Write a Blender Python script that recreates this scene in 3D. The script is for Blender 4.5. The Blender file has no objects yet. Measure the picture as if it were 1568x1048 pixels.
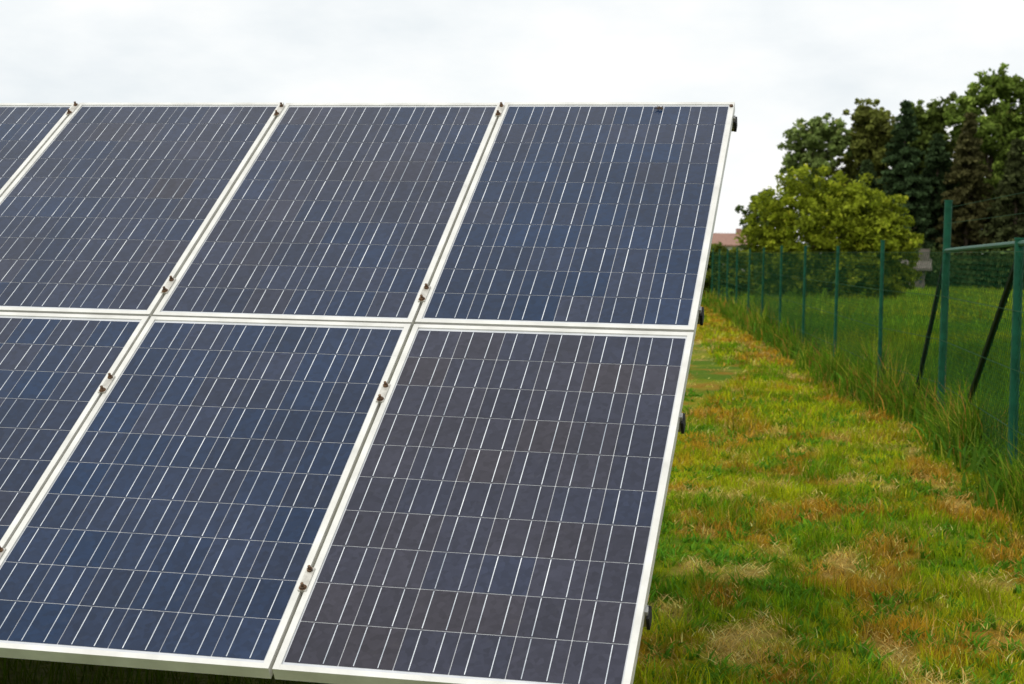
import bpy, math, random
import numpy as np
from mathutils import Matrix, Vector
random.seed(7)
rng=np.random.default_rng(11)
scene=bpy.context.scene
COL=scene.collection

# ---------------------------------------------------------------- helpers
def new_mat(name):
    m=bpy.data.materials.new(name); m.use_nodes=True
    nt=m.node_tree; b=nt.nodes['Principled BSDF']
    return m,nt,b
def N(nt,t,**kw):
    n=nt.nodes.new(t)
    for k,v in kw.items(): setattr(n,k,v)
    return n
def noise_node(nt,scale,detail=4,rough=.55,coord='Object',vec=None):
    n=N(nt,'ShaderNodeTexNoise'); n.inputs['Scale'].default_value=scale
    n.inputs['Detail'].default_value=detail; n.inputs['Roughness'].default_value=rough
    if vec is None:
        tc=N(nt,'ShaderNodeTexCoord'); vec=tc.outputs[coord]
    nt.links.new(vec,n.inputs['Vector']); return n
def ramp(nt,src,stops):
    r=N(nt,'ShaderNodeValToRGB'); nt.links.new(src,r.inputs[0])
    el=r.color_ramp.elements
    el[0].position,el[0].color=stops[0][0],(*stops[0][1],1)
    el[1].position,el[1].color=stops[-1][0],(*stops[-1][1],1)
    for p,c in stops[1:-1]:
        e=el.new(p); e.color=(*c,1)
    return r
def simple_mat(name,c1,c2,scale=8,rough=.5,metal=0.0,bump=0.0,spec=.5):
    m,nt,b=new_mat(name)
    n=noise_node(nt,scale,5,.6)
    r=ramp(nt,n.outputs['Fac'],[(.35,c1),(.65,c2)])
    nt.links.new(r.outputs[0],b.inputs['Base Color'])
    b.inputs['Roughness'].default_value=rough; b.inputs['Metallic'].default_value=metal
    b.inputs['Specular IOR Level'].default_value=spec
    if bump:
        bp=N(nt,'ShaderNodeBump'); bp.inputs['Strength'].default_value=bump; bp.inputs['Distance'].default_value=.01
        nt.links.new(n.outputs['Fac'],bp.inputs['Height']); nt.links.new(bp.outputs[0],b.inputs['Normal'])
    return m
class MB:
    """mesh builder with quads/tris, material indices and per-vertex colours"""
    def __init__(s): s.v=[];s.f=[];s.m=[];s.c=[]
    def quad(s,pts,mi=0,col=(1,1,1)):
        i=len(s.v); s.v+=[tuple(p) for p in pts]; s.c+=[col]*len(pts)
        s.f.append(tuple(range(i,i+len(pts)))); s.m.append(mi)
    def box(s,x0,x1,y0,y1,z0,z1,mi=0,col=(1,1,1),M=None):
        i=len(s.v)
        p=[(x0,y0,z0),(x1,y0,z0),(x1,y1,z0),(x0,y1,z0),(x0,y0,z1),(x1,y0,z1),(x1,y1,z1),(x0,y1,z1)]
        if M is not None: p=[tuple(M@Vector(q)) for q in p]
        s.v+=p; s.c+=[col]*8
        for f in [(0,3,2,1),(4,5,6,7),(0,1,5,4),(1,2,6,5),(2,3,7,6),(3,0,4,7)]:
            s.f.append(tuple(i+k for k in f)); s.m.append(mi)
    def tube(s,a,b,ra,rb=None,n=8,mi=0,col=(1,1,1),caps=True):
        rb=ra if rb is None else rb
        a=Vector(a);b=Vector(b);d=(b-a).normalized()
        t=d.orthogonal().normalized(); u=d.cross(t)
        i=len(s.v)
        for P,r in ((a,ra),(b,rb)):
            for k in range(n):
                an=2*math.pi*k/n
                s.v.append(tuple(P+t*(math.cos(an)*r)+u*(math.sin(an)*r))); s.c.append(col)
        for k in range(n):
            k2=(k+1)%n
            s.f.append((i+k,i+k2,i+n+k2,i+n+k)); s.m.append(mi)
        if caps:
            s.f.append(tuple(i+k for k in range(n-1,-1,-1))); s.m.append(mi)
            s.f.append(tuple(i+n+k for k in range(n))); s.m.append(mi)
    def build(s,name,mats,parent=None,matrix=None,smooth=False):
        me=bpy.data.meshes.new(name); me.from_pydata(s.v,[],s.f)
        for m in mats: me.materials.append(m)
        me.polygons.foreach_set('material_index',s.m)
        if smooth: me.polygons.foreach_set('use_smooth',[True]*len(s.f))
        ca=me.color_attributes.new('Col','FLOAT_COLOR','POINT')
        ca.data.foreach_set('color',np.array([(*c,1) for c in s.c],dtype=np.float32).ravel())
        me.update()
        o=bpy.data.objects.new(name,me); COL.objects.link(o)
        if matrix is not None: o.matrix_world=matrix
        if parent is not None: o.parent=parent
        return o
def np_mesh(name,verts,faces,cols,mats,mi=None,smooth=False,parent=None):
    """verts (n,3), faces (m,k) uniform, cols (n,3)"""
    me=bpy.data.meshes.new(name); k=faces.shape[1]
    me.vertices.add(len(verts)); me.vertices.foreach_set('co',verts.astype(np.float32).ravel())
    me.loops.add(faces.size); me.loops.foreach_set('vertex_index',faces.astype(np.int32).ravel())
    me.polygons.add(len(faces)); me.polygons.foreach_set('loop_start',np.arange(0,faces.size,k,dtype=np.int32))
    me.polygons.foreach_set('loop_total',np.full(len(faces),k,dtype=np.int32))
    for m in mats: me.materials.append(m)
    if mi is not None: me.polygons.foreach_set('material_index',mi.astype(np.int32))
    if smooth: me.polygons.foreach_set('use_smooth',np.ones(len(faces),dtype=bool))
    me.update(calc_edges=True)
    ca=me.color_attributes.new('Col','FLOAT_COLOR','POINT')
    c=np.ones((len(verts),4),dtype=np.float32); c[:,:3]=cols
    ca.data.foreach_set('color',c.ravel())
    me.validate()
    o=bpy.data.objects.new(name,me); COL.objects.link(o)
    if parent is not None: o.parent=parent
    return o
def vnoise(x,y,seed):
    r=np.random.default_rng(seed).random((256,256))
    xi=np.floor(x).astype(int); yi=np.floor(y).astype(int); fx=x-xi; fy=y-yi
    fx=fx*fx*(3-2*fx); fy=fy*fy*(3-2*fy)
    g=lambda a,b:r[a%256,b%256]
    return (g(xi,yi)*(1-fx)+g(xi+1,yi)*fx)*(1-fy)+(g(xi,yi+1)*(1-fx)+g(xi+1,yi+1)*fx)*fy
def fbm(x,y,s,seed,o=4):
    t=0;a=.5;tot=0
    for i in range(o):
        t=t+a*vnoise(x/s*2**i+13.7*i,y/s*2**i+5.1*i,seed+i);tot+=a;a*=.55
    return t/tot
def sstep(a,b,x):
    t=np.clip((x-a)/(b-a),0,1); return t*t*(3-2*t)

# ---------------------------------------------------------------- fence line (plan)
FP=[(2.4,2.0),(2.0,4.2),(1.60,8.0),(1.25,12.1),(0.67,14.6)]
for k in range(1,18): FP.append((0.67-0.1515*3.95*k,14.6+3.95*k))
FPa=np.array(FP)
def fence_x(y): return np.interp(y,FPa[:,1],FPa[:,0])

# ---------------------------------------------------------------- ground colour
def ground_col(x,y):
    """lawn colour at x,y, array shade included ; returns (n,3), dryness"""
    n1=fbm(x,y,.9,3); n2=fbm(x,y*.45,.24,21); n3=fbm(x,y,5.,40,2); n4=fbm(x,y*.6,.36,77)
    green=np.array([.130,.245,.005]); yg=np.array([.32,.365,.008]); tan=np.array([.60,.41,.10]); orange=np.array([.44,.225,.020])
    a=sstep(.34,.60,n1)[:,None]
    c=green*(1-a)+yg*a
    fx=fence_x(y); d=fx-x
    track=np.exp(-((d-.50)/.20)**2)           # dry strip beside the fence weeds
    inn=sstep(-.9,-.3,x+.12*(np.maximum(y,4)-4))
    dry=sstep(.60,.80,n2+.10*(n3-.5)+.05*track)*inn
    o=sstep(.51,.72,n4+.15*track+.06*sstep(9,4,y))*inn
    beyond=sstep(-.05,-.5,d)
    dry=dry*(1-beyond); o=o*(1-beyond)*.8
    c=c*(1-o[:,None])+orange*o[:,None]
    c=c*(1-dry[:,None]*.85)+tan*dry[:,None]*.85
    bg=np.array([.065,.135,.007])*(.65+.8*fbm(x,y,3.,90))[:,None]
    c=c*(1-beyond[:,None])+bg*beyond[:,None]
    und_shade=sstep(-.25,-.8,x)*sstep(3.6,2.7,y)*sstep(-.2,.3,y)   # shade under the array, darkened into the ground colour
    c=c*(1-.75*und_shade[:,None])
    return c,dry,o,beyond

# ---------------------------------------------------------------- materials
def attr_mat(name,rough=.6,transl=.0,hue_noise=None,spec=.3,bump=None):
    m,nt,b=new_mat(name)
    a=N(nt,'ShaderNodeAttribute'); a.attribute_name='Col'
    src=a.outputs['Color']
    if hue_noise:
        n=noise_node(nt,hue_noise,4,.6)
        r=ramp(nt,n.outputs['Fac'],[(.3,(.62,.62,.62)),(.7,(1.25,1.25,1.25))])
        mx=N(nt,'ShaderNodeMix',data_type='RGBA',blend_type='MULTIPLY'); mx.inputs[0].default_value=1
        nt.links.new(src,mx.inputs[6]); nt.links.new(r.outputs[0],mx.inputs[7]); src=mx.outputs[2]
        if bump:
            bp=N(nt,'ShaderNodeBump'); bp.inputs['Strength'].default_value=bump; bp.inputs['Distance'].default_value=.05
            nt.links.new(n.outputs['Fac'],bp.inputs['Height']); nt.links.new(bp.outputs[0],b.inputs['Normal'])
    nt.links.new(src,b.inputs['Base Color'])
    b.inputs['Roughness'].default_value=rough; b.inputs['Specular IOR Level'].default_value=spec
    if transl>0:
        t=N(nt,'ShaderNodeBsdfTranslucent'); nt.links.new(src,t.inputs['Color'])
        mix=N(nt,'ShaderNodeMixShader'); mix.inputs[0].default_value=transl
        out=nt.nodes['Material Output']
        nt.links.new(b.outputs[0],mix.inputs[1]); nt.links.new(t.outputs[0],mix.inputs[2]); nt.links.new(mix.outputs[0],out.inputs[0])
    return m
M_ground=attr_mat('grass_soil',.9,0,14,.05,.6)
M_grass=attr_mat('grass_blade',.65,.35,None,.05)
M_leaf=attr_mat('leaf',.65,.38,None,.08)
M_bark=simple_mat('bark',(.06,.045,.03),(.14,.105,.075),6,.9,0,.5,.1)
M_alu=simple_mat('anodised_aluminium',(.62,.61,.57),(.80,.79,.75),5,.42,.25,.0)
M_back=simple_mat('white_backsheet',(.52,.54,.57),(.62,.63,.66),12,.3)
M_bus=simple_mat('busbar_tin',(.36,.40,.46),(.92,.95,.99),3.3,.35,.2)
M_galv=simple_mat('galvanised_steel',(.28,.28,.27),(.45,.45,.44),20,.5,.6)
M_rust=simple_mat('weathered_bolt',(.06,.04,.03),(.22,.12,.06),90,.7,.3)
M_black=simple_mat('black_plastic',(.012,.012,.013),(.03,.03,.03),30,.6,0,0,.2)
M_clamp=simple_mat('clamp_steel',(.42,.40,.36),(.62,.60,.55),40,.5,.3)
M_fence=simple_mat('green_fence_paint',(.004,.052,.028),(.008,.084,.046),9,.5,0,0,.15)
M_wire=simple_mat('green_pvc_wire',(.004,.045,.014),(.008,.068,.022),9,.6,0,0,.10)
M_brace=simple_mat('dark_green_paint',(.004,.012,.008),(.008,.022,.015),9,.6,0,0,.15)
M_dead=simple_mat('dead_leaf_brown',(.04,.025,.015),(.10,.06,.03),60,.8)

# solar cell
m,nt,b=new_mat('solar_cell'); M_cell=m
a=N(nt,'ShaderNodeAttribute'); a.attribute_name='Col'
tc=N(nt,'ShaderNodeTexCoord')
vo=N(nt,'ShaderNodeTexVoronoi'); vo.inputs['Scale'].default_value=55
nt.links.new(tc.outputs['Object'],vo.inputs['Vector'])
r1=ramp(nt,vo.outputs['Color'],[(0,(.80,.80,.82)),(1,(1.22,1.22,1.25))])
n2=noise_node(nt,1.6,4,.6); r2=ramp(nt,n2.outputs['Fac'],[(.3,(.86,.86,.86)),(.7,(1.16,1.16,1.16))])
m1=N(nt,'ShaderNodeMix',data_type='RGBA',blend_type='MULTIPLY'); m1.inputs[0].default_value=1
m2=N(nt,'ShaderNodeMix',data_type='RGBA',blend_type='MULTIPLY'); m2.inputs[0].default_value=1
nt.links.new(a.outputs['Color'],m1.inputs[6]); nt.links.new(r1.outputs[0],m1.inputs[7])
nt.links.new(m1.outputs[2],m2.inputs[6]); nt.links.new(r2.outputs[0],m2.inputs[7])
n3=noise_node(nt,26,6,.7); r3=ramp(nt,n3.outputs['Fac'],[(.55,(0,0,0)),(.85,(.09,.09,.09))])
m3=N(nt,'ShaderNodeMix',data_type='RGBA'); nt.links.new(r3.outputs[0],m3.inputs[0])
nt.links.new(m2.outputs[2],m3.inputs[6]); m3.inputs[7].default_value=(.16,.15,.13,1)
nt.links.new(m3.outputs[2],b.inputs['Base Color'])
b.inputs['IOR'].default_value=1.33
n4=noise_node(nt,3,5,.6); mr=N(nt,'ShaderNodeMapRange'); mr.inputs[3].default_value=.12; mr.inputs[4].default_value=.24
nt.links.new(n4.outputs['Fac'],mr.inputs[0]); nt.links.new(mr.outputs[0],b.inputs['Roughness'])

# ---------------------------------------------------------------- solar panels
TILT=math.radians(33.36); ZB=0.476
PM=Matrix.Translation((0,0,ZB))@Matrix.Rotation(TILT,4,'X')   # panel frame -> world
PW,PH=1.010,1.660; w,h=.998,1.648
tints={(0,0):.80,(0,1):.12,(1,0):.20,(1,1):.42,(2,0):.22,(2,1):.40,(3,0):.33,(3,1):.30}
def solar_panel(ci,ri):
    mb=MB(); L=.0195
    mb.box(0,L,0,h,-.042,0,0); mb.box(w-L,w,0,h,-.042,0,0)
    mb.box(L,w-L,0,L,-.042,-.0004,0); mb.box(L,w-L,h-L,h,-.042,-.0004,0)
    g=-.0050
    mb.box(L,w-L,L,h-L,-.011,g,1)
    ca,gap=.1565,.0021
    x0=(w-(6*ca+5*gap))/2; y0=(h-(10*ca+9*gap))/2
    t0=tints.get((ci,ri),random.uniform(.3,.6))
    blue=np.array([.0065,.0230,.062]); grey=np.array([.039,.036,.047])
    for i in range(6):
        for j in range(10):
            xa=x0+i*(ca+gap); ya=y0+j*(ca+gap)
            t=min(1,max(0,t0+random.gauss(0,.13))); k=random.uniform(.88,1.12)
            c=tuple((blue*(1-t)+grey*t)*k)
            z=g+.0008; e=.0012
            pts=[(xa+e,ya,z),(xa+ca-e,ya,z),(xa+ca,ya+e,z),(xa+ca,ya+ca-e,z),(xa+ca-e,ya+ca,z),(xa+e,ya+ca,z),(xa,ya+ca-e,z),(xa,ya+e,z)]
            mb.quad(pts,2,c)
            for bx in (.275,.725):
                xc=xa+ca*bx; bw=.0013; zz=z+.0006
                mb.quad([(xc-bw,ya+.004,zz),(xc+bw,ya+.004,zz),(xc+bw,ya+ca-.004,zz),(xc-bw,ya+ca-.004,zz)],3)
    M=PM@Matrix.Translation((-(ci+1)*PW+(PW-w)+random.uniform(-.0012,.0012),ri*PH+random.uniform(-.0015,.0015),random.uniform(-.001,.001)))
    M=M@Matrix.Rotation(random.uniform(-.0006,.0006),4,'Z')
    mb.build('solar_panel',[M_alu,M_back,M_cell,M_bus],matrix=M)
NC=9
for ci in range(NC):
    for ri in range(2): solar_panel(ci,ri)

# curled dead leaf lying on the glass
mb=MB()
for (ax,ay,bx,by,r) in [(-.30,3.245,-.317,3.252,.005),(-.317,3.252,-.333,3.243,.0035),(-.31,3.249,-.300,3.262,.0022),(-.318,3.252,-.326,3.268,.002),(-.312,3.248,-.318,3.232,.002),(-.303,3.246,-.292,3.234,.0018)]:
    mb.tube((ax,ay,.002),(bx,by,.004+random.random()*.006),r,r*.5,n=6)
mb.build('dead_leaf',[M_dead],matrix=PM)

# mounting rack: rails, clamps, beams, posts
rack=bpy.data.objects.new('panel_mounting_rack',None); COL.objects.link(rack)
vr=[.36,1.235,1.838,3.235]
mb=MB(); XL=-NC*PW
for v in vr:
    mb.box(XL,.004,v-.022,v+.022,-.088,-.0435,0)
mb.build('rails',[M_galv],rack,PM)
mb=MB()
for v in vr:
    mb.box(.0045,.014,v-.040,v+.012,-.080,-.036,0)
    mb.box(.0005,.009,v-.030,v-.008,-.0355,-.020,1)
mb.build('rail_end_caps',[M_black,M_galv],rack,PM)
mb=MB()
for c in range(1,NC):
    for v in vr:
        x=-c*PW+.006+random.uniform(-.002,.002); vv=v+random.uniform(-.012,.012)+.0
        mb.box(x-.013,x+.013,vv-.048,vv+.048,.0005,.0045,0)
        mb.box(x-.004,x+.004,vv-.046,vv+.046,-.043,.0004,0)
        for s in (-.036,.036):
            mb.tube((x,vv+s,.0046),(x,vv+s,.0105),.0095,n=6,mi=1)
            mb.tube((x,vv+s,.0106),(x,vv+s,.022),.0050,n=8,mi=1)
        mb.tube((x,vv-.036,.0045),(x,vv-.036,.0054),.0125,n=12,mi=1)
mb.tube((-.012,3.27,.0005),(-.012,3.27,.007),.0085,n=6,mi=1)
mb.build('clamps',[M_clamp,M_rust],rack,PM)
mb=MB()
for k in range(4):
    x=-.55-k*2.55
    mb.box(x-.035,x+.035,.15,3.2,-.19,-.0885,0,M=PM)
    for v in (.55,2.75):
        p=PM@Vector((x,v,-.19))
        mb.box(x-.04,x+.04,p.y-.04,p.y+.04,-.3,p.z+.03,0)
mb.build('posts_and_beams',[M_galv],rack)

# ---------------------------------------------------------------- ground sheet
def axis(lo,hi,dlo,dhi,step):
    mid=np.arange(dlo,dhi+1e-6,step); g=1.25
    a=[];s=step;x=dlo
    while x>lo: s*=g; x-=s; a.append(x)
    b=[];s=step;x=dhi
    while x<hi: s*=g; x+=s; b.append(x)
    return np.array(a[::-1]+list(mid)+b)
gx=axis(-900,900,-5,5,.09); gy=axis(-300,1200,-1,26,.09)
X,Y=np.meshgrid(gx,gy); xs=X.ravel(); ys=Y.ravel()
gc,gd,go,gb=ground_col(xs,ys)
zz=(fbm(xs,ys,.5,5)-.5)*.03
nx,ny=len(gx),len(gy)
idx=np.arange(nx*ny).reshape(ny,nx)
F=np.stack([idx[:-1,:-1].ravel(),idx[:-1,1:].ravel(),idx[1:,1:].ravel(),idx[1:,:-1].ravel()],1)
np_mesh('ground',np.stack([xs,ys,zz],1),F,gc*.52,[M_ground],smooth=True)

# ---------------------------------------------------------------- grass
def blades(x,y,hh,ww,lean,col,z0=0.,curl=1.0):
    n=len(x); th=rng.random(n)*2*math.pi; la=rng.random(n)*2*math.pi
    dx,dy=np.cos(th)*ww/2,np.sin(th)*ww/2
    lx,ly=np.cos(la)*lean*hh,np.sin(la)*lean*hh
    up=hh*np.sqrt(np.clip(1-np.minimum(lean,.97)**2,.03,1))
    z=np.zeros(n)+z0-.005
    V=np.zeros((n,5,3))
    V[:,0]=np.stack([x-dx,y-dy,z],1); V[:,1]=np.stack([x+dx,y+dy,z],1)
    mx,my,mz=x+lx*.35,y+ly*.35,z+up*.6
    V[:,2]=np.stack([mx-dx*.75,my-dy*.75,mz],1); V[:,3]=np.stack([mx+dx*.75,my+dy*.75,mz],1)
    V[:,4]=np.stack([x+lx*curl,y+ly*curl,z+up],1)
    b=np.arange(n)[:,None]*5
    T=np.concatenate([b+np.array([[0,1,3]]),b+np.array([[0,3,2]]),b+np.array([[2,3,4]])],1).reshape(-1,3)
    C=np.repeat(col,5,axis=0).reshape(n,5,3).copy()
    return V.reshape(-1,3),T,C.reshape(-1,3)
parts=[]
def add(*a,**k): parts.append(blades(*a,**k))
def flush(name,mat):
    off=0;Vs=[];Ts=[];Cs=[]
    for V,T,C in parts: Vs.append(V);Ts.append(T+off);Cs.append(C);off+=len(V)
    parts.clear()
    return np_mesh(name,np.concatenate(Vs),np.concatenate(Ts),np.concatenate(Cs),[mat])
def jitter(c,s=.18):
    n=len(c); k=np.exp(rng.normal(0,s,(n,1))); t=rng.normal(0,.10,(n,1))
    return np.clip(c*k*np.concatenate([1+t,1+0*t,1-t],1),.002,.75)
def lawn(y0,y1,left,dens,h0,h1,ww):
    wmax=5.0+left; n=int((y1-y0)*wmax*dens)
    y=rng.uniform(y0,y1,n); u=rng.uniform(0,1,n)
    xl=-left*np.ones(n)+np.minimum(fence_x(y),0); xr=fence_x(y)-.05
    keep=u<(xr-xl)/wmax
    x=xl+u*wmax; x,y=x[keep],y[keep]
    cl=fbm(x,y,.12,200,2); k2=rng.random(len(x))<sstep(.28,.6,cl)*.9+.10
    x,y=x[k2],y[k2]
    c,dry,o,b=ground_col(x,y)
    c=c*(.72+.6*sstep(.3,.7,fbm(x,y,.10,215,2)))[:,None]
    tall=fbm(x,y,.28,61,3)
    hh=(h0+(h1-h0)*sstep(.35,.75,tall))*rng.uniform(.5,1.35,len(x))*(1-.45*dry)
    lean=np.clip(rng.uniform(.15,.85,len(x))+.35*dry,0,.96)
    c=jitter(c,.22); dd=rng.random(len(x))<.08; c[dd]=jitter(np.tile([.46,.31,.07],(dd.sum(),1)),.3)
    add(x,y,hh,ww*rng.uniform(.6,1.4,len(x)),lean,c)
lawn(-.5,5,1.0,5600,.03,.10,.0048)
lawn(5,10,1.2,3300,.04,.11,.0065)
lawn(10,20,1.2,1400,.05,.115,.011)
lawn(20,48,1.5,420,.06,.13,.022)
n=30000; x=rng.uniform(-8,-.6,n); y=rng.uniform(-1.2,4.5,n)
c,_,_,_=ground_col(x,y); add(x,y,rng.uniform(.05,.2,n),np.full(n,.006),rng.uniform(.1,.7,n),jitter(c*[.5,.7,1]))  # blades under the array, painted shade comes in with the ground colour
flush('lawn_grass',M_grass)
# dry clippings lying on the lawn
n=300000; y=2+28*rng.random(n)**1.6; x=fence_x(y)-rng.uniform(.1,3.6,n)
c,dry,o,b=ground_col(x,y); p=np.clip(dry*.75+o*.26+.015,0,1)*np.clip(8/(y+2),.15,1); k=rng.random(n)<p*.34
x,y,o=x[k],y[k],o[k]; n=len(x)
base=np.array([.62,.44,.14])*(1-o[:,None]*.6)+np.array([.44,.20,.03])*o[:,None]*.6
add(x,y,rng.uniform(.03,.085,n),rng.uniform(.0025,.005,n)*(1+y/12),rng.uniform(.82,.97,n),jitter(base,.35),z0=rng.uniform(.012,.05,n))
flush('dry_grass_clippings',M_grass)
# broad-leaf weeds
n=2400; cy=1.5+14*rng.random(n)**1.5; cx=fence_x(cy)-rng.uniform(.1,2.6,n)
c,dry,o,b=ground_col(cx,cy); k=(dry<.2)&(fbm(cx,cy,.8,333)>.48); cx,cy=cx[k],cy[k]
cx=np.repeat(cx,9)+rng.normal(0,.012,len(cx)*9); cy=np.repeat(cy,9)+rng.normal(0,.012,len(cy)*9); n=len(cx)
add(cx,cy,rng.uniform(.04,.10,n),rng.uniform(.010,.020,n),rng.uniform(.5,.9,n),jitter(np.tile([.11,.26,.015],(n,1)),.2))
flush('broadleaf_weeds',M_grass)
# tall weeds at the fence
def weeds(y0,y1,n,h0,h1,ww,spread=.19):
    y=rng.uniform(y0,y1,n); cl=fbm(y,y*0,.55,500); k=rng.random(n)<sstep(.3,.65,cl)*.85+.15; y=y[k]
    x=fence_x(y)+rng.normal(.03,spread,len(y)); n=len(y)
    hb=(h0+(h1-h0)*sstep(.25,.8,fbm(x,y,.5,505)))*np.exp(-((x-fence_x(y))/.38)**2)
    hh=hb*rng.uniform(.35,1.4,n)
    r=rng.random(n)[:,None]
    c=np.where(r<.76,np.array([.090,.180,.008]),np.where(r<.89,np.array([.26,.29,.03]),np.array([.40,.21,.04])))
    c=c*(.55+.9*fbm(x,y,.35,512))[:,None]
    add(x,y,hh,ww*rng.uniform(.6,1.5,n),rng.uniform(.05,.85,n),jitter(c,.28))
weeds(1.5,9,14000,.14,.58,.008)
weeds(9,18,19000,.14,.70,.011)
weeds(18,40,18000,.16,.66,.018)
weeds(40,75,12000,.2,.6,.03,.35)
n=9000; y=rng.uniform(3,40,n); x=fence_x(y)+rng.normal(.02,.14,n); k=fbm(x,y,.5,611)>.52; x,y=x[k],y[k]; n=len(x)
add(x,y,rng.uniform(.10,.30,n),rng.uniform(.02,.045,n),rng.uniform(.3,.9,n),jitter(np.tile([.07,.16,.012],(n,1)),.3),z0=rng.uniform(0,.12,n))
flush('tall_weeds',M_grass)
# meadow beyond the fence
def meadow(y0,y1,xw,n,h0,h1,ww):
    y=rng.uniform(y0,y1,n); x=fence_x(np.minimum(y,80))+.15+rng.random(n)**1.2*xw
    c=np.array([.076,.165,.006])*(.55+.95*fbm(x,y,1.8,91))[:,None]; yl=fbm(x,y,3,95)[:,None]
    c=c+np.array([.10,.06,.0])*sstep(.48,.68,yl)+np.array([.06,.08,.01])*sstep(20,55,y)[:,None]
    add(x,y,rng.uniform(h0,h1,n)*(.4+1.2*fbm(x,y,1.2,93)),ww*rng.uniform(.6,1.4,n),rng.uniform(.1,.7,n),jitter(c,.26))
meadow(3,14,5,30000,.12,.42,.010)
meadow(14,32,8,50000,.15,.42,.02)
meadow(32,85,16,60000,.15,.42,.045)
flush('meadow_grass',M_grass)

# ---------------------------------------------------------------- fence
fence=bpy.data.objects.new('green_wire_fence',None); COL.objects.link(fence)
mb=MB()
for i,(x,y) in enumerate(FP):
    tall=i in (1,3)
    if i==0: continue
    hgt=2.2 if tall else 1.81+random.uniform(-.03,.03)
    r=.038 if tall else (.034 if i==2 else .023)
    lx,ly=random.uniform(-.015,.015),random.uniform(-.02,.02)
    mb.tube((x,y,-.2),(x+lx,y+ly,hgt),r,n=12)
    mb.tube((x+lx,y+ly,hgt),(x+lx,y+ly,hgt+.015),r*1.12,n=12)
mb.build('posts',[M_fence],fence,smooth=False)
mb=MB()
def lp(y,z,off=0): return (float(fence_x(y))+off,y,z)
mb.tube(lp(8.0,1.77),lp(12.1,1.73),.022,n=8)
mb.tube(lp(4.2,1.77),lp(8.0,1.77),.022,n=8)
mb.build('top_rail',[M_fence],fence)
mb=MB()
mb.tube(lp(8.05,1.66),(1.33,11.05,-.05),.027,n=8)
mb.tube(lp(12.1,1.68),(.99,13.2,-.05),.024,n=8)
mb.tube(lp(4.25,1.66),(1.77,6.6,-.05),.027,n=8)
mb.build('braces',[M_brace],fence)
mb=MB()
seglen=np.concatenate([[0],np.cumsum(np.hypot(*np.diff(FPa,axis=0).T))])
def S(s):
    return np.interp(s,seglen,FPa[:,0]),np.interp(s,seglen,FPa[:,1])
Ltot=seglen[-1]
s=0.2
while s<Ltot-2:
    near=s<30
    pitch,r=(.085,.0018) if near else (.19,.0020)
    for sg in (1,-1):
        a0,a1=(s,s+1.66); z0,z1=(.04,1.70) if sg==1 else (1.70,.04)
        xa,ya=S(a0);xb,yb=S(a1);xm,ym=S((a0+a1)/2)
        o=.002*sg
        mb.tube((xa+o,ya,z0),(xm+o,ym,(z0+z1)/2),r,n=3,caps=False)
        mb.tube((xm+o,ym,(z0+z1)/2),(xb+o,yb,z1),r,n=3,caps=False)
    s+=pitch
for z in (.05,.45,.87,1.29,1.71):
    for i in range(len(FP)-1):
        mb.tube((FP[i][0]-.03,FP[i][1],z),(FP[i+1][0]-.03,FP[i+1][1],z),.0028,n=4,caps=False)
for z in (1.99,2.14):
    mb.tube(lp(12.1,z),lp(4.2,z),.002,n=4,caps=False)
mb.build('wire_mesh',[M_wire],fence)

# ---------------------------------------------------------------- trees
def leafcloud(cent,rad,n,size,col,flat=1.0):
    m=len(cent); d=rng.normal(size=(m,n,3)); d/=np.linalg.norm(d,axis=2,keepdims=True)
    rr=rng.random((m,n,1))**.5*rad[:,None,None]*rng.uniform(.8,1.25,(m,n,1))
    p=cent[:,None,:]+d*rr*np.array([1,1,flat]); p=p.reshape(-1,3)
    q=len(p); a=rng.normal(size=(q,3)); a/=np.linalg.norm(a,axis=1,keepdims=True)
    b=np.cross(a,rng.normal(size=(q,3))); b/=np.linalg.norm(b,axis=1,keepdims=True)
    s=(size*rng.uniform(.5,1.3,q))[:,None]
    V=np.stack([p-a*s,p+b*s*.55,p+a*s,p-b*s*.55],1).reshape(-1,3)
    T=(np.arange(q)[:,None]*4+np.array([[0,1,2,3]]))
    c=np.repeat(col,n,axis=0)*np.exp(rng.normal(0,.25,(q,1)))
    return V,T,np.repeat(c,4,axis=0)
def assemble(name,loc,trunk_mb,leafsets):
    root=bpy.data.objects.new(name,None); COL.objects.link(root); root.location=loc
    trunk_mb.build('trunk',[M_bark],root)
    Vs=[];Ts=[];Cs=[];off=0
    for V,T,C in leafsets: Vs.append(V);Ts.append(T+off);Cs.append(C);off+=len(V)
    np_mesh('crown',np.concatenate(Vs),np.concatenate(Ts),np.clip(np.concatenate(Cs),.003,.5),[M_leaf],parent=root)
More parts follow.
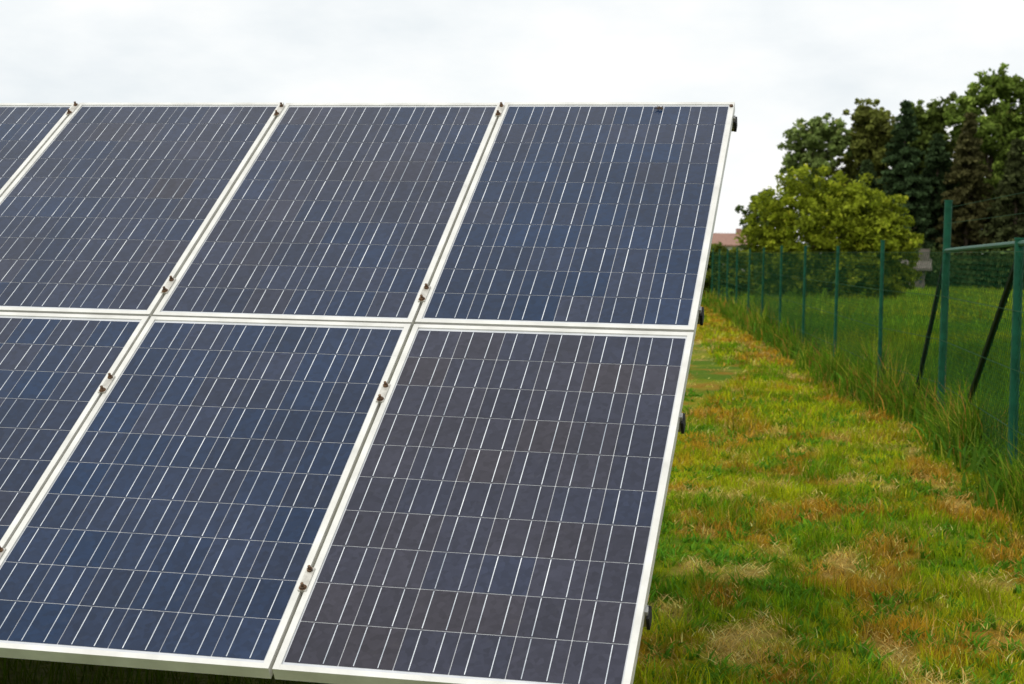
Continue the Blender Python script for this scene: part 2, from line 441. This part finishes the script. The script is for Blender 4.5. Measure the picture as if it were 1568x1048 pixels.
def deciduous(name,loc,blobs,H,col,sub=30,per=42,size=.14,col2=None,trunk=.18,lo=.16,hi=.34):
    mb=MB(); col=np.array(col); col2=np.array(col2 if col2 is not None else col*1.5)
    prev=Vector((0,0,-.2)); r=trunk
    pts=[prev]
    for k in range(1,6):
        p=Vector((random.uniform(-.1,.1)*k*.4,random.uniform(-.1,.1)*k*.4,H*.75*k/5)); r2=trunk*(1-.17*k)
        mb.tube(prev,p,r,r2,n=8); prev=p; r=r2; pts.append(p)
    sets=[]
    for (bx,by,bz,br) in blobs:
        t=min(5,max(1,int(bz/H*5*.75))); mb.tube(pts[t],(bx,by,bz),trunk*.35,trunk*.08,n=5)
        for q in range(3):
            mb.tube((bx*.6,by*.6,bz*.85+pts[t].z*.15),(bx+random.uniform(-.7,.7)*br,by+random.uniform(-.7,.7)*br,bz+random.uniform(-.3,.8)*br),trunk*.13,trunk*.04,n=4)
        d=rng.normal(size=(sub,3)); d/=np.linalg.norm(d,axis=1,keepdims=True)
        cen=np.array([bx,by,bz])+d*br*rng.uniform(.4,1.2,(sub,1))*np.array([1,1,.95])
        rad=br*rng.uniform(lo,hi,sub)
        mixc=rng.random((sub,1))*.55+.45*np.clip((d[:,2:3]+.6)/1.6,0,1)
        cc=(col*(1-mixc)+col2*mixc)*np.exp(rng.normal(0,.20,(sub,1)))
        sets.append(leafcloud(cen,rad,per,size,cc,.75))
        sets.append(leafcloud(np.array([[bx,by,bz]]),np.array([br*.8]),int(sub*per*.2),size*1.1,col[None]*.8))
    assemble(name,loc,mb,sets)
def spruce(name,loc,H,R,col,base=.8,n=26,size=.13):
    mb=MB(); mb.tube((0,0,-.2),(0,0,H*.97),.16,.015,n=8)
    cen=[];rad=[];cc=[];col=np.array(col)
    for k in range(n):
        t=k/(n-1); z=base+(H-base)*t**.92; L=R*(1-t)**.8*random.uniform(.8,1.1)+.08
        nb=int(5+7*(1-t))
        for q in range(nb):
            a=random.random()*6.283; l=L*random.uniform(.7,1.15)
            e=Vector((math.cos(a)*l,math.sin(a)*l,z-.25*l))
            mb.tube((0,0,z),e,.03*(1-t)+.008,.006,n=4,caps=False)
            for w_ in np.linspace(.3,1,5):
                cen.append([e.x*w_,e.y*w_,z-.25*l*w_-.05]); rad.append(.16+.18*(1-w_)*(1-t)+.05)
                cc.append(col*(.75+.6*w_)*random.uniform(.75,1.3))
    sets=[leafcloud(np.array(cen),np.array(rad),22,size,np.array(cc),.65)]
    assemble(name,loc,mb,sets)
def rblobs(n,R,z0,z1,br0,br1):
    out=[]
    for i in range(n):
        t=(i+.5)/n; z=z0+(z1-z0)*t; prof=math.sin(math.pi*min(1,max(.12,.18+.72*t)))**.8
        a=i*2.4+random.random(); d=R*prof*random.uniform(.35,.95)
        out.append((math.cos(a)*d,math.sin(a)*d,z,random.uniform(br0,br1)))
    return out
G1,G2=(.105,.160,.024),(.28,.38,.07)
D1,D2=(.085,.120,.022),(.21,.28,.06)
deciduous('deciduous_tree',(-2.75,85.7,0),[(-.3,0,8.3,.95),(.7,.2,8.4,.85),(-1.1,.1,7.7,.8),(1.1,-.2,7.7,.7),(-.2,.5,7.2,.9),(-1.2,0,6.5,.65),(.1,-.4,6.4,.8),(-.9,.3,5.5,.8),(.3,.2,5.3,.8),(-.2,0,4.2,1.1)],9.4,(.12,.17,.04),col2=(.31,.40,.12),sub=30,per=30)
deciduous('deciduous_tree',(.0,87,0),rblobs(18,1.5,2.2,9.5,.8,1.15),10.2,(.10,.11,.022),col2=(.25,.28,.06))
deciduous('deciduous_tree',(3.3,88.5,0),rblobs(19,1.7,2.2,9.9,.8,1.15),10.6,D1,col2=D2)
deciduous('deciduous_tree',(6.4,86.5,0),[(0,0,10.9,.95),(-.9,.2,10.1,.95),(1.0,0,10.4,.95),(-1.5,-.2,9.1,.9),(1.7,.2,9.3,.95),(.3,.3,9.2,1.2)]+rblobs(14,1.9,2.2,8.8,.9,1.2),12.0,G1,col2=G2)
deciduous('deciduous_tree',(9.3,87.5,0),rblobs(19,2.0,2.2,10.5,.9,1.25),11.5,G1,col2=(.22,.30,.06))
deciduous('deciduous_tree',(12.8,88,0),rblobs(18,2.3,2.2,10.0,1.,1.4),11.2,D1,col2=D2)
deciduous('deciduous_tree',(17.,92,0),rblobs(18,2.7,2.2,11.,1.1,1.6),12.5,D1,col2=D2)
spruce('spruce_tree',(1.75,82,0),9.5,2.0,(.040,.068,.026))
spruce('spruce_tree',(5.0,83,0),9.0,1.9,(.075,.072,.026))
spruce('spruce_tree',(3.5,84,0),8.0,2.1,(.038,.064,.024))
spruce('spruce_tree',(7.3,82,0),7.6,2.0,(.052,.062,.022))
spruce('spruce_tree',(8.9,84,0),8.3,2.1,(.040,.062,.024))
spruce('spruce_tree',(-.1,84,0),6.6,1.7,(.044,.068,.024))
spruce('spruce_tree',(11.2,83,0),9.0,2.1,(.040,.060,.024))
bl=[(-1.0,0,3.95,1.0),(0,.2,3.6,1.0),(.9,-.1,3.55,.95),(-1.9,.1,3.1,1.0),(1.85,.1,3.1,.95),(-.9,-.8,2.7,1.1),(.4,-.8,2.6,1.15),(1.5,-.6,2.2,1.1),(-2.35,0,2.1,1.0),(2.4,0,2.1,.9),(-1.5,-.5,1.5,1.0),(0,-.9,1.4,1.1),(1.6,-.4,1.2,.95),(0,.3,2.4,1.6),(-2.4,.2,1.2,.8),(2.4,.2,1.1,.75),(-.8,-.6,.7,.7),(.8,-.6,.7,.7),(-1.9,-.3,.6,.6),(1.9,-.3,.6,.6)]
deciduous('round_bush',(-1.05,56,0),bl,3.6,(.13,.17,.010),col2=(.36,.42,.03),sub=38,per=48,size=.085,trunk=.12,lo=.15,hi=.33)
deciduous('dark_shrub',(-4.4,71,0),[(0,0,3.9,.7),(-.5,0,3.2,.75),(.5,.1,3.1,.8),(0,-.2,2.3,1.0),(-.5,0,1.4,.8),(.6,0,1.3,.8)],3.5,(.055,.09,.022),col2=(.12,.17,.04),size=.10,trunk=.1)
deciduous('hedge_shrub',(-4.75,52,0),[(0,0,1.6,.5),(-.7,0,1.7,.5),(.6,.1,1.5,.5),(0,-.2,.8,.6),(-.9,0,.7,.6),(.8,0,.7,.5)],1.5,(.09,.13,.015),col2=(.22,.25,.03),size=.08,trunk=.06)
cen=[];rad=[];cc=[]
for i in range(420):
    x=random.uniform(.2,22); cen.append([x,81+random.uniform(-1.5,2.5),random.uniform(.2,1.9)]); rad.append(random.uniform(.35,.8)); cc.append(np.array([.045,.068,.018])*random.uniform(.6,2.6))
V,T,C=leafcloud(np.array(cen),np.array(rad),60,.15,np.array(cc)); np_mesh('undergrowth',V,T,C,[M_leaf])
cen=[];rad=[];cc=[]
for i in range(2600):
    x=random.uniform(-230,230); cen.append([x,190+random.uniform(-6,6)+abs(x)*-.1,random.uniform(.2,2.6)]); rad.append(random.uniform(.8,1.7)); cc.append(np.array([.06,.10,.03])*random.uniform(.6,1.8))
V,T,C=leafcloud(np.array(cen),np.array(rad),26,.4,np.array(cc)); np_mesh('distant_treeline',V,T,C,[M_leaf])

# ---------------------------------------------------------------- buildings
M_wall=simple_mat('render_wall',(.52,.50,.46),(.62,.60,.56),3,.9)
M_roof=simple_mat('clay_tiles',(.22,.12,.09),(.32,.18,.13),5,.8,0,.4)
M_glass=simple_mat('window_glass',(.03,.035,.04),(.05,.055,.06),2,.1)
M_wood=simple_mat('weathered_wood',(.08,.068,.055),(.14,.12,.10),6,.8)
def house(name,loc,Wd,Dp,wh,rh,wall,roof):
    root=bpy.data.objects.new(name,None); COL.objects.link(root); root.location=loc
    mb=MB(); mb.box(-Wd/2,Wd/2,-Dp/2,Dp/2,0,wh)
    for s in (-1,1): mb.quad([(s*Wd/2,-Dp/2,wh),(s*Wd/2,Dp/2,wh),(s*Wd/2,0,wh+rh)])
    mb.build('walls',[wall],root)
    mb=MB(); e=.3
    for s in (-1,1):
        k=rh/(Dp/2)
        a=[(-Wd/2-e,s*(Dp/2+e),wh-k*e+.03),(Wd/2+e,s*(Dp/2+e),wh-k*e+.03),(Wd/2+e,0,wh+rh+.03),(-Wd/2-e,0,wh+rh+.03)]
        mb.quad(a); mb.quad([(p[0],p[1],p[2]+.12) for p in a]); mb.quad([a[0],a[1],(a[1][0],a[1][1],a[1][2]+.12),(a[0][0],a[0][1],a[0][2]+.12)])
    mb.box(Wd*.2,Wd*.2+.5,-.25,.25,wh+rh*.5,wh+rh+.6)
    mb.build('roof',[roof],root)
    mb=MB()
    for x in (-Wd*.3,0,Wd*.3): mb.box(x-Wd*.06,x+Wd*.06,-Dp/2-.03,-Dp/2+.02,wh*.4,wh*.8)
    mb.build('windows',[M_glass],root)
house('tiled_roof_house',(-13.4,150,0),5,6,2.5,1.0,M_wall,M_roof)
house('garden_shed',(2.3,76,0),1.0,1.2,1.2,.3,M_wood,M_wood)

# ---------------------------------------------------------------- sky & sun
world=bpy.data.worlds.new('World'); scene.world=world; world.use_nodes=True
nt=world.node_tree; bg=nt.nodes['Background']; bg.inputs['Strength'].default_value=.1
SEL,SAZ=math.radians(52),math.radians(215)   # azimuth clockwise from +Y
sky=N(nt,'ShaderNodeTexSky'); sky.sky_type='NISHITA'; sky.sun_disc=False
sky.sun_elevation=SEL; sky.sun_rotation=SAZ
tc=N(nt,'ShaderNodeTexCoord'); sep=N(nt,'ShaderNodeSeparateXYZ'); nt.links.new(tc.outputs['Generated'],sep.inputs[0])
mp=N(nt,'ShaderNodeMapping'); mp.inputs['Scale'].default_value=(1,1,2.6); nt.links.new(tc.outputs['Generated'],mp.inputs[0])
n1=noise_node(nt,5.0,6,.55,vec=mp.outputs[0])
cr=ramp(nt,n1.outputs['Fac'],[(.34,(8.6,9.1,9.4)),(.47,(9.7,10.,10.1)),(.62,(10.8,10.7,10.4))])
zr=N(nt,'ShaderNodeMapRange'); zr.inputs[1].default_value=.2; zr.inputs[2].default_value=.8; zr.inputs[3].default_value=1.; zr.inputs[4].default_value=1.12
nt.links.new(sep.outputs[2],zr.inputs[0])
vm=N(nt,'ShaderNodeVectorMath',operation='SCALE'); nt.links.new(cr.outputs[0],vm.inputs[0]); nt.links.new(zr.outputs[0],vm.inputs['Scale'])
mx=N(nt,'ShaderNodeMix',data_type='RGBA'); mx.inputs[0].default_value=.96
nt.links.new(sky.outputs[0],mx.inputs[6]); nt.links.new(vm.outputs[0],mx.inputs[7])
nt.links.new(mx.outputs[2],bg.inputs['Color'])
sd=bpy.data.lights.new('sun','SUN'); sd.energy=1.5; sd.angle=math.radians(12); sd.color=(1,.95,.85)
so=bpy.data.objects.new('sun',sd); COL.objects.link(so)
dirv=Vector((math.sin(SAZ)*math.cos(SEL),math.cos(SAZ)*math.cos(SEL),math.sin(SEL)))
so.rotation_euler=dirv.to_track_quat('Z','Y').to_euler()

# ---------------------------------------------------------------- camera
cd=bpy.data.cameras.new('camera'); cam=bpy.data.objects.new('camera',cd); COL.objects.link(cam)
fwd=Vector((-.2165,.97466,-.05577)).normalized(); right=Vector((.9758,.21785,.0191)); right=(right-fwd*right.dot(fwd)).normalized()
up=right.cross(fwd)
R=Matrix((right,up,-fwd)).transposed().to_4x4()
cam.matrix_world=Matrix.Translation((.611,-4.2493,1.65))@R
cd.sensor_width=36; cd.lens=2507/1568*36; cd.clip_end=3000; cd.clip_start=.05
cd.dof.use_dof=True; cd.dof.focus_distance=5.6; cd.dof.aperture_fstop=7.5
scene.camera=cam
scene.view_settings.view_transform='Standard'; scene.view_settings.look='None'; scene.view_settings.exposure=0
